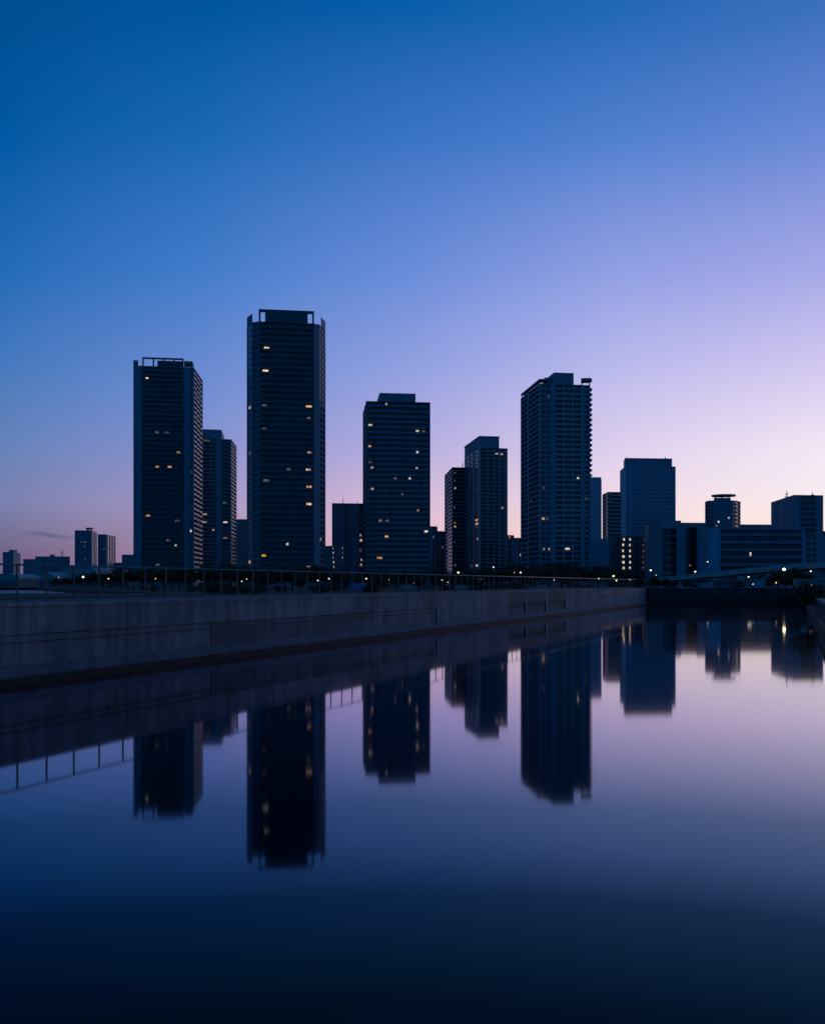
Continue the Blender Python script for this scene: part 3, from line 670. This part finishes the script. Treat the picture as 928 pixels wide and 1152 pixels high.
building('office_tower', 'right one of a far pair of towers with a pale flank', 'tower', [(110, 860), (120, 862), (130, 905)], 601, [[(1, 's'), (3, 'g'), (3, 'g'), (1, 's')], [(1, 's'), (1, 'g'), (1, 's'), (1, 'g'), (1, 's'), (1, 'g'), (1, 's')]], 26, 'blue', 'pink', 'para', rec=.8, glass='curtain', lit=[(117, 618, d_)])
building('office_block', 'low block just left of the tower with the open roof frame', 'building', [(137, 760), (152, 762)], 624, [[(3, 's'), (2, 'g'), (3, 's')]], 7, 'blue', 'mid', 16, rec=.8, glass='curtain')
building('office_block', 'low narrow block left of the far pair of towers', 'building', [(128, 900), (138, 902)], 633, [[(1, 's'), (1, 'w'), (1, 's')]], 6, 'blue', 'mid', 16, rec=.8, glass='curtain')
# barrel-roofed sheds by the river
def shed(px0, px1, D, y_e, y_r, label):
    root = empty('warehouse', V3(P2((px0+px1)/2, D), GZ), label, 'warehouse')
    inv = Matrix.Translation(root.location).inverted()
    a, b = P2(px0, D), P2(px1, D); ze, zr = ZY(y_e, D), ZY(y_r, D)
    m = MB(); m.box(a.x, D, GZ, b.x, D+26, ze); o = m.build('wall', M['mid'], root); o.matrix_parent_inverse = inv
    m = MB(); n = 12; prev = None
    for i in range(n+1):
        t = math.pi*i/n; x = (a.x+b.x)/2 - (b.x-a.x)/2*1.03*math.cos(t); z = ze + (zr-ze)*math.sin(t)
        if prev: m.obox(Vector((prev[0], D-.6, prev[1])), Vector((x-prev[0], 0, z-prev[1])), Vector((0, 27.2, 0)), Vector((0, 0, .3)))
        prev = (x, z)
    arc = [((a.x+b.x)/2 - (b.x-a.x)/2*math.cos(math.pi*i/n), ze + (zr-ze)*.99*math.sin(math.pi*i/n)) for i in range(n+1)]
    k = len(m.v)
    for x, z in arc: m.v.append((x, D, z))
    m.f.append(tuple(range(k, k+n+1)))
    o = m.build('roof', M['light'], root); o.matrix_parent_inverse = inv
    for i in range(4):
        m = MB(); x = a.x + (b.x-a.x)*(0.14+0.2*i); m.box(x, D-.15, GZ, x+(b.x-a.x)*0.12, D-.002, GZ+(ze-GZ)*.75); o = m.build('door', M['dark'], root); o.matrix_parent_inverse = inv
shed(-12, 22, 470, 652, 646, 'low round-roofed shed at the far left edge')
shed(22, 62, 520, 651, 644, 'low round-roofed shed below the pale wide block')
shed(62, 110, 560, 646, 637, 'largest round-roofed shed below the far pair of towers')
shed(112, 146, 600, 648, 641.5, 'round-roofed shed left of the tower with the open roof frame')

# ------------------------------------------------------------------ viaduct on the right
vd = empty('elevated_road', V3(P2(850, 220), GZ), 'pale concrete elevated road rising to the right edge', 'viaduct')
ctrl = [(700, 325, 653.5), (735, 292, 650.5), (780, 258, 645.7), (820, 236, 641.6), (850, 222, 638.2), (885, 207, 635), (928, 190, 631.7), (975, 174, 628)]
pp = [(P2(x, D), ZY(y, D)) for x, y, D in [(a, c, b) for a, b, c in ctrl]]
def ribbon(off0, off1, dz0, dz1):
    m = MB()
    R = []
    for i, (p, z) in enumerate(pp):
        a = pp[max(i-1, 0)][0]; b = pp[min(i+1, len(pp)-1)][0]; t = (b-a).normalized(); n = Vector((t.y, -t.x))
        if n.y > 0: n = -n
        R.append((V3(p-n*off0, z+dz0), V3(p-n*off1, z+dz0), V3(p-n*off1, z+dz1), V3(p-n*off0, z+dz1)))
    for i in range(len(R)-1):
        A, B = R[i], R[i+1]
        for j in range(4): m.quad(A[j], B[j], B[(j+1) % 4], A[(j+1) % 4])
    m.quad(*R[0]); m.quad(*reversed(R[-1])); return m
def vadd(nm, m, mt):
    o = m.build(nm, mt, vd); o.matrix_parent_inverse = Matrix.Translation(vd.location).inverted(); return o
vadd('parapet', ribbon(0, .3, -1.0, 0), M['deck']); vadd('parapet', ribbon(8.2, 8.5, -1.0, 0), M['deck'])
vadd('deck', ribbon(-.15, 8.65, -1.35, -1.01), M['deck']); vadd('girder', ribbon(1.2, 7.2, -2.1, -1.36), M['mid'])
for i in range(1, len(pp)-1):
    p, z = pp[i]; m = MB(); m.box(p.x-.7, p.y+3.2, GZ-.3, p.x+.7, p.y+5, z-2.1); m.box(p.x-2.6, p.y+3.0, z-3.0, p.x+2.6, p.y+5.2, z-2.12); vadd('pier', m, M['deck'])
# low service buildings under it
building('shed', 'low flat shed under the elevated road left of the yellow lamp', 'shed', [(858, 185), (878, 186)], 648.5, [[(1, 's'), (3, 'w'), (1, 's')]], 1, 'mid', 'mid', 5, rec=.3)
building('shed', 'low dark shed behind the far wall below the recessed block', 'shed', [(803, 200), (828, 201)], 653, [[(1, 's'), (3, 'w'), (3, 'w'), (1, 's')]], 1, 'dark', 'mid', 5, rec=.3)
building('shed', 'long low shed behind the right end of the far wall', 'shed', [(893, 165), (940, 166)], 651.5, [[(1, 's'), (3, 'w'), (1, 's'), (3, 'w'), (1, 's')]], 1, 'mid', 'mid', 5, rec=.3)

# ------------------------------------------------------------------ trees
def tree_mesh(seed, leafmat):
    rr = random.Random(seed); t = MB(); H = 7.6; cl = []
    t.tube((0, 0, 0), (0.1, 0, 2.4), 0.26, 0.19, 8)
    t.tube((0.1, 0, 2.35), (0, .1, 5.2), 0.19, 0.08, 7)
    for i in range(8):
        an = i*2*math.pi/8 + rr.random(); z = 2.1 + rr.random()*2.2; r = 1.6+rr.random()*1.5
        e = Vector((math.cos(an)*r, math.sin(an)*r, z + 1.0 + rr.random()*1.4)); t.tube((0.05, 0, z), e, 0.09, 0.03, 5); cl.append((e, 1.0+rr.random()*.5))
    for i in range(14):
        an = rr.random()*6.28; r = rr.random()**.6*2.5; z = 3.2+rr.random()*3.6; r *= (1.0 - max(0, (z-5))/3.4)
        cl.append((Vector((math.cos(an)*r, math.sin(an)*r, z)), 0.75+rr.random()*.65))
    c = MB()
    for e, r in cl:
        for j in range(130):
            v = Vector((rr.gauss(0, 1), rr.gauss(0, 1), rr.gauss(0, 1))); v.normalize(); p = e + v*r*(0.55+.55*rr.random()); p.z = max(1.7, p.z)
            a = Vector((rr.gauss(0, 1), rr.gauss(0, 1), rr.gauss(0, .6))).normalized(); b = a.cross(Vector((rr.gauss(0, 1), rr.gauss(0, 1), rr.gauss(0, 1)))).normalized()
            s = .13+.14*rr.random(); c.quad(p-a*s, p-b*s*.7, p+a*s, p+b*s*.7)
    return t.mesh('trunk', M['bark']), c.mesh('crown', leafmat)
TV = [tree_mesh(11+i, M['leaf'] if i % 2 else M['leaf2']) for i in range(5)]
marks = [(0, 60, 'below the pale wide block at far left'), (60, 148, 'below the far pair of towers'), (148, 228, 'below the open-framed tower'),
    (228, 274, 'below the half-hidden stepped tower'), (274, 368, 'below the tallest tower'), (368, 408, 'below the block with stair lights'), (408, 488, 'below the broad balcony tower'),
    (488, 522, 'below the narrow striped tower'), (522, 580, 'below the stepped-roof tower'), (580, 668, 'below the large gridded tower'), (668, 730, 'below the bright stair windows'),
    (730, 800, 'left of the long slab'), (800, 870, 'below the long balcony slab'), (870, 1000, 'beside the yellow lamp at the right')]
def mark(px):
    for a, b, t in marks:
        if a <= px < b: return t
    return 'beyond the left edge'
tops = [(-10, 652), (60, 650), (90, 645), (120, 643.5), (138, 638), (150, 640), (175, 637), (200, 639), (225, 636), (250, 634), (275, 636.5), (300, 639), (330, 636), (352, 634.5), (372, 639), (395, 643), (415, 641), (440, 641),
    (465, 640), (492, 638), (510, 642), (530, 643), (552, 635.5), (575, 634), (600, 632), (625, 631.5), (645, 631), (662, 637), (680, 633), (700, 643), (725, 646), (760, 650), (800, 652), (840, 651), (880, 640), (900, 637), (930, 642)]
def ytop(px):
    for (a, ya), (b, yb) in zip(tops, tops[1:]):
        if a <= px <= b: return ya + (yb-ya)*(px-a)/(b-a)
    return 645
specs = []; rr = random.Random(5)
px = 62.0
while px < 745:
    y = ytop(px) + rr.uniform(-1.2, 1.8)
    D = rr.uniform(235, 330)
    if 62 <= px < 140: D = rr.uniform(320, 400)
    specs.append((px, D, y)); px += rr.uniform(7.5, 13)
for x, D, y in ((300, 190, 646), (338, 200, 645), (430, 205, 647), (470, 210, 646), (536, 200, 646), (590, 215, 643), (640, 210, 644), (690, 200, 647), (715, 205, 649)): specs.append((x, D, y))
for x, D, y in ((875, 172, 640.5), (884, 168, 638), (893, 170, 637), (902, 171, 640), (750, 240, 650), (772, 245, 651), (832, 175, 652)): specs.append((x, D, y))
specs.sort()
cnt = {}
ordn = ['first', 'second', 'third', 'fourth', 'fifth', 'sixth', 'seventh', 'eighth', 'ninth', 'tenth', 'eleventh', 'twelfth', 'thirteenth', 'fourteenth', 'fifteenth']
for i, (px, D, y) in enumerate(specs):
    p = P2(px, D); h = ZY(y, D) - GZ; mk = mark(px); cnt[mk] = cnt.get(mk, 0)+1
    sc = h/7.9
    o = empty('tree', V3(p, GZ-.05), f'{ordn[cnt[mk]-1]} dark leafy tree from the left {mk}', 'tree', 'trees along the waterfront', rr.random()*6.28)
    o.scale = (sc*rr.uniform(.95, 1.35), sc*rr.uniform(.95, 1.35), sc)
    tm, cm = TV[i % 5]; inst('trunk', tm, (0, 0, 0), 0, o); inst('crown', cm, (0, 0, 0), 0, o)
# shrubs: a hedge of single shrubs along the promenade foot
def shrub_mesh(seed):
    r2 = random.Random(seed); c = MB()
    for k in range(7):
        e = Vector((r2.uniform(-1.6, 1.6), r2.uniform(-1, 1), r2.uniform(.4, 1.1)))
        for j in range(150):
            v = Vector((r2.gauss(0, 1), r2.gauss(0, 1), r2.gauss(0, 1))).normalized(); p = e + v*.75*(.6+.5*r2.random()); p.z = max(0.05, p.z)
            a = Vector((r2.gauss(0, 1), r2.gauss(0, 1), r2.gauss(0, .6))).normalized(); b = a.cross(Vector((r2.gauss(0, 1), r2.gauss(0, 1), r2.gauss(0, 1)))).normalized()
            s = .07+.08*r2.random(); c.quad(p-a*s, p-b*s*.7, p+a*s, p+b*s*.7)
    return c.mesh('shrub', M['leaf'])
SM = [shrub_mesh(3), shrub_mesh(4), shrub_mesh(9)]
sh = sorted([(rr.uniform(150, 720), rr.uniform(150, 215)) for _ in range(26)] + [(922, 74), (938, 66), (930, 90), (915, 118)])
cnt2 = {}
for i, (px, D) in enumerate(sh):
    p = P2(px, D)
    if (p - A0).dot(NL) < 8 and px < 730: p = p + NL*(9-(p-A0).dot(NL))
    mk = mark(464+F*p.x/p.y) if D > 125 else 'on the right bank'; cnt2[mk] = cnt2.get(mk, 0)+1
    o = inst('shrub', SM[i % 3], V3(p, GZ-.02), rr.random()*6); o.scale = [rr.uniform(.9, 1.3)]*3
    tag(o, f'{ordn[cnt2[mk]-1]} low dark shrub from the left {mk}', 'shrub', 'shrubs on the banks')

# ------------------------------------------------------------------ street lamps
def lamp_proto(key):
    hd = {}
    return hd
lamps = [(19,652,210,'lampw',.28),(66,649.5,300,'lampw',.22),(93.5,649,150,'lampw',.32),(122,651,220,'lampy2',.26),(175,651,200,'lampo',.2),(272,654,190,'lampw',.2),(277.5,651.5,230,'lampw',.2),
 (357.5,653,200,'lampw',.26),(370,651,215,'lampw',.28),(412,651,210,'lampw',.32),(438,652,190,'lampo',.2),(465.5,656.3,160,'lampo',.14),(497.5,652.5,200,'lampw',.28),(504,655,180,'lampo',.16),(541,652,205,'lampw',.26),(515.5,644,250,'lampo',.5),
 (555,638,260,'lampw',.36),(585.5,644,240,'lampw',.36),(578.5,644,245,'lampo',.18),(617.5,637,265,'lampo',.18),(623,652.5,180,'lampw',.2),(673.5,651,190,'lampy2',.26),(690,648,200,'lampg',.36),(693.5,653,170,'lampy2',.26),(708.5,652,180,'lampw',.2),
 (732,641.5,250,'lampo2',.40),(738,647,235,'lampo',.2),(776,636,290,'lampr',.30),(796,632,322,'lampw',.40),(782,643,285,'lampw',.5),(842,649,150,'lampw',.24),(847,657.2,135,'lampw',.14),(882,640.3,164,'lampy',.44),(912,642.5,150,'lampo',.24),(913.5,658.5,128,'lampw',.16),(873,655.5,140,'lampo',.18)]
M['lampy2'] = emit('lamp_pale_yellow', (1.0, 0.76, 0.36), 2.5); M['lampo2'] = emit('lamp_peach', (1.0, 0.68, 0.42), 3)
cname = {'lampw': 'white', 'lampy2': 'pale yellow', 'lampo': 'amber', 'lampg': 'green', 'lampr': 'red', 'lampy': 'bright yellow', 'lampo2': 'peach', 'lampb': 'blue'}
cnt3 = {}
for (px, y, D, mk_, r_) in lamps:
    r_ *= 0.62
    p = P2(px, D); z = ZY(y, D)
    if (p-A0).dot(NL) < 8 and px < 730: print('lamp near wall', px)
    key = (mk_, mark(px)); cnt3[key] = cnt3.get(key, 0)+1
    n = cnt3[key]; tot = sum(1 for l in lamps if (l[3], mark(l[0])) == key)
    lab = (f'{ordn[n-1]} {cname[mk_]} lamp from the left {mark(px)}' if tot > 1 else f'{cname[mk_]} lamp on a thin pole {mark(px)}')
    o = empty('street_lamp', V3(p, GZ), lab, 'street lamp', 'lamps along the waterfront')
    m = MB(); m.tube((0, 0, 0), (0, 0, .5), .09, .08, 8); m.tube((0, 0, .5), (0, 0, z-GZ+.02), .05, .035, 8); m.build('pole', M['steel'], o)
    m = MB(); m.sphere((0, 0, z-GZ-r_*.15), r_, 10, 7, .8); m.build('lamp', M[mk_], o, True)
    m = MB(); m.tube((0, 0, z-GZ+r_*.68), (0, 0, z-GZ+r_*.85+.02), r_*.75, r_*.4, 10); m.build('lamp_cap', M['steel'], o)

# ------------------------------------------------------------------ parked cars
def car_proto(paint, van=False):
    o = bpy.data.objects.new('parked_van' if van else 'parked_car', None); COL.objects.link(o)
    L, W = (4.6, 1.8); H = 1.95 if van else 1.45
    prof = [(-2.3, .35), (-2.28, .85), (-1.95, 1.0), (-1.55, H-.12), (-1.2, H), (1.6 if van else .9, H), (1.95 if van else 1.45, H-.25 if van else 1.0), (2.2, .95), (2.3, .6), (2.3, .35)] if van else \
           [(-2.3, .35), (-2.3, .8), (-2.1, .98), (-1.5, 1.02), (-.95, H-.05), (-.4, H), (.6, H-.03), (1.25, 1.0), (2.05, .86), (2.3, .65), (2.3, .35)]
    m = MB(); k = len(prof)
    for sgn, ins in ((-1, 0), (1, 0)):
        for x, z in prof: m.v.append((x, sgn*(W/2 - (.14 if z > 1.05 else 0)), z))
    m.f.append(tuple(range(k))); m.f.append(tuple(reversed(range(k, 2*k))))
    for i in range(k): j = (i+1) % k; m.f.append((i, k+i, k+j, j))
    m.build('body', paint, o)
    for sg in (-1, 1):
        g = MB(); y = sg*(W/2-.13)
        for (x0, x1) in ((-1.15, -.35), (-.27, .55)):
            g.box(x0, min(y, y+sg*.03), 1.06, x1, max(y, y+sg*.03), H-.16)
        g.build('side_window', M['glass'], o)
    for x, s in ((-1.45, 1), (1.45, 1)):
        for sg in (-1, 1):
            g = MB(); g.tube((x, sg*(W/2-.2), .33), (x, sg*(W/2+.02), .33), .33, n=14); g.build('wheel', M['steel'], o)
            g = MB(); g.tube((x, sg*(W/2+.02), .33), (x, sg*(W/2+.03), .33), .19, n=10); g.build('hubcap', M['metal'], o)
    for sg in (-.62, .62):
        g = MB(); g.box(2.28, sg-.18, .62, 2.32, sg+.18, .76); g.build('headlight', M['light'], o)
        g = MB(); g.box(-2.32, sg-.15, .75, -2.285, sg+.15, .9); g.build('tail_light', M['pink'], o)
    return o
PB = mat('paint_blue', (0.06, 0.16, 0.36), 0.6, 0.05, 1, spec=0.3); PW = mat('paint_white', (0.25, 0.25, 0.25), 0.6, 0.04, 1, spec=0.3); PG = mat('paint_grey', (0.08, 0.08, 0.085), 0.6, 0.04, 1, spec=0.3)
protos = {'b': car_proto(PB, True), 'w': car_proto(PW), 'g': car_proto(PG)}
used = set()
cars = [(402, 215, 'b', 'blue parked van behind the fence below the broad balcony tower'), (459, 222, 'w', 'pale parked car, first right of the blue van'), (482, 225, 'g', 'grey parked car right of the pale car near the blue van'),
        (520, 228, 'w', 'pale parked car below the narrow striped tower'), (242, 205, 'g', 'grey parked car below the half-hidden stepped tower'), (556, 226, 'g', 'grey parked car below the tower with the stepped roof block'), (612, 224, 'w', 'pale parked car below the large gridded tower')]
for px, D, k, lab in cars:
    o = protos[k]
    if k in used:
        src = o; o = src.copy(); COL.objects.link(o)
        for ch in list(src.children):
            c = ch.copy(); COL.objects.link(c); c.parent = o
    used.add(k)
    o.location = V3(P2(px, D), GZ+.01); o.rotation_euler = (0, 0, rr.uniform(-.12, .12))
    tag(o, lab, 'van' if k == 'b' else 'car', 'vehicles parked behind the fence')
# concrete bench block
bn = empty('bench', V3(P2(175, 118), GZ), 'long low concrete bench behind the fence below the open-framed tower', 'bench', rz=.1)
m = MB(); m.box(-1.6, -.25, .36, 1.6, .25, .48); m.build('seat', M['conc3'], bn)
for x in (-1.3, 1.1): m = MB(); m.box(x, -.2, 0, x+.2, .2, .358); m.build('leg', M['conc'], bn)

# ------------------------------------------------------------------ sky and light
w = bpy.data.worlds.new('World'); S.world = w; w.use_nodes = True; nt = w.node_tree; N = nt.nodes; L = nt.links
bg = N['Background']; bg.inputs['Strength'].default_value = 1.0
tc = N.new('ShaderNodeTexCoord'); sp = N.new('ShaderNodeSeparateXYZ'); L.new(tc.outputs['Generated'], sp.inputs[0])
def math_(op, a, b=None, c=None):
    n = N.new('ShaderNodeMath'); n.operation = op
    for i, v in enumerate((a, b, c)):
        if v is None: continue
        if isinstance(v, (int, float)): n.inputs[i].default_value = v
        else: L.new(v, n.inputs[i])
    return n.outputs[0]
az = math_('MULTIPLY', math_('ARCTAN2', sp.outputs[0], sp.outputs[1]), 180/math.pi)
el = math_('MULTIPLY', math_('ARCSINE', sp.outputs[2]), 180/math.pi)
elf = math_('DIVIDE', el, 90.0)
def ramp(stops):
    r = N.new('ShaderNodeValToRGB'); cr = r.color_ramp
    cr.interpolation = 'LINEAR'
    while len(cr.elements) < len(stops): cr.elements.new(.5)
    for e, (p, c) in zip(cr.elements, stops): e.position = p/90.0; e.color = c if len(c) == 4 else lin(c)
    L.new(elf, r.inputs['Fac']); return r.outputs['Color']
cL = ramp([(0, (104,86,122)), (1.4, (112,92,130)), (2.6, (113,108,144)), (4.8, (121,128,174)), (7.85, (101,131,186)), (12.9, (67,120,190)), (17.5, (34,107,184)), (24.5, (0,88,163)), (30.4, (0,77,146)), (45, (0,64,124)), (90, (0,52,104))])
cC = ramp([(0, (236,180,176)), (2, (232,186,190)), (4.0, (226,190,208)), (5.3, (216,188,217)), (8.64, (182,174,223)), (13.6, (145,160,224)), (19.1, (108,141,218)), (26.7, (58,116,196)), (32.9, (8,94,170)), (45, (0,74,140)), (90, (0,52,104))])
cLM = ramp([(0, (160,122,148)), (2.4, (168,138,170)), (4.8, (168,151,194)), (8.2, (140,147,206)), (11.2, (117,143,210)), (18.7, (68,125,203)), (26.07, (26,104,180)), (32.1, (0,86,160)), (45, (0,68,130)), (90, (0,52,104))])
cRM = ramp([(0, (246,190,172)), (1.2, (248,202,190)), (3.65, (245,221,219)), (5.3, (241,219,230)), (8.5, (221,207,238)), (13.8, (183,183,236)), (18.7, (146,160,228)), (26.07, (80,128,208)), (32.1, (34,104,182)), (45, (4,78,146)), (90, (0,52,104))])
cR = ramp([(0, (250,196,176)), (1.2, (252,210,194)), (3.9, (254,234,227)), (5.85, (247,234,241)), (7.85, (243,231,245)), (12.9, (208,198,240)), (17.5, (168,170,232)), (24.5, (106,137,214)), (30.4, (60,112,190)), (45, (14,84,152)), (90, (0,52,104))])
cX = ramp([(0, (.95,.60,.48,1)), (4, (.98,.84,.82,1)), (8, (.9,.82,.95,1)), (14, (.62,.6,.88,1)), (24, (.22,.31,.70,1)), (40, (.05,.14,.42,1)), (90, lin((0,52,104)))])
cB = ramp([(0, lin((20,86,140))), (8, lin((16,94,156))), (25, lin((8,94,164))), (50, lin((0,76,140))), (90, lin((0,60,116)))])
def mr(v, a, b):
    n = N.new('ShaderNodeMapRange'); n.clamp = True; L.new(v, n.inputs[0]); n.inputs[1].default_value = a; n.inputs[2].default_value = b; return n.outputs[0]
def mix(f, a, b):
    n = N.new('ShaderNodeMix'); n.data_type = 'RGBA'; L.new(f, n.inputs['Factor']); L.new(a, n.inputs['A']); L.new(b, n.inputs['B']); return n.outputs['Result']
c = mix(mr(az, -25, -13.06), cL, cLM); c = mix(mr(az, -13.06, 0), c, cC); c = mix(mr(az, 0, 13.06), c, cRM); c = mix(mr(az, 13.06, 25), c, cR); c = mix(mr(az, 25, 55), c, cX)
c = mix(mr(az, 50, 110), c, cB); c = mix(mr(az, -30, -90), c, cB)
# thin cloud streak low on the left
dn = N.new('ShaderNodeTexNoise'); dn.inputs['Scale'].default_value = 40; L.new(tc.outputs['Generated'], dn.inputs['Vector'])
dx = math_('DIVIDE', math_('ADD', az, 22.2), 1.3)
dy = math_('DIVIDE', math_('ADD', math_('ADD', math_('SUBTRACT', el, 2.90), math_('MULTIPLY', dx, 0.13)), math_('MULTIPLY', math_('SUBTRACT', dn.outputs['Fac'], .5), .25)), 0.13)
g = math_('EXPONENT', math_('MULTIPLY', math_('ADD', math_('MULTIPLY', dx, dx), math_('MULTIPLY', dy, dy)), -1.0))
cl = N.new('ShaderNodeRGB'); cl.outputs[0].default_value = lin((78, 80, 122))
c = mix(math_('MULTIPLY', g, 0.6), c, cl.outputs[0])
L.new(c, bg.inputs['Color'])
sd = bpy.data.lights.new('Sun', 'SUN'); sd.energy = 0.04; sd.angle = math.radians(20); sd.color = (1.0, .72, .6)
so = bpy.data.objects.new('Sun', sd); COL.objects.link(so); so.rotation_euler = Vector((-1.0, -.45, -.06)).to_track_quat('-Z', 'Y').to_euler()

# ------------------------------------------------------------------ camera
cd = bpy.data.cameras.new('Camera'); cam = bpy.data.objects.new('Camera', cd); COL.objects.link(cam)
cam.location = (0, 0, EYE); cam.rotation_euler = (math.radians(90), 0, 0)
cd.sensor_fit = 'HORIZONTAL'; cd.sensor_width = 36; cd.lens = 36*F/928.0; cd.shift_y = (HY-576)/928.0
cd.clip_start = 0.1; cd.clip_end = 20000
S.camera = cam
S.view_settings.view_transform = 'Standard'; S.view_settings.look = 'None'; S.view_settings.exposure = 0; S.view_settings.gamma = 1
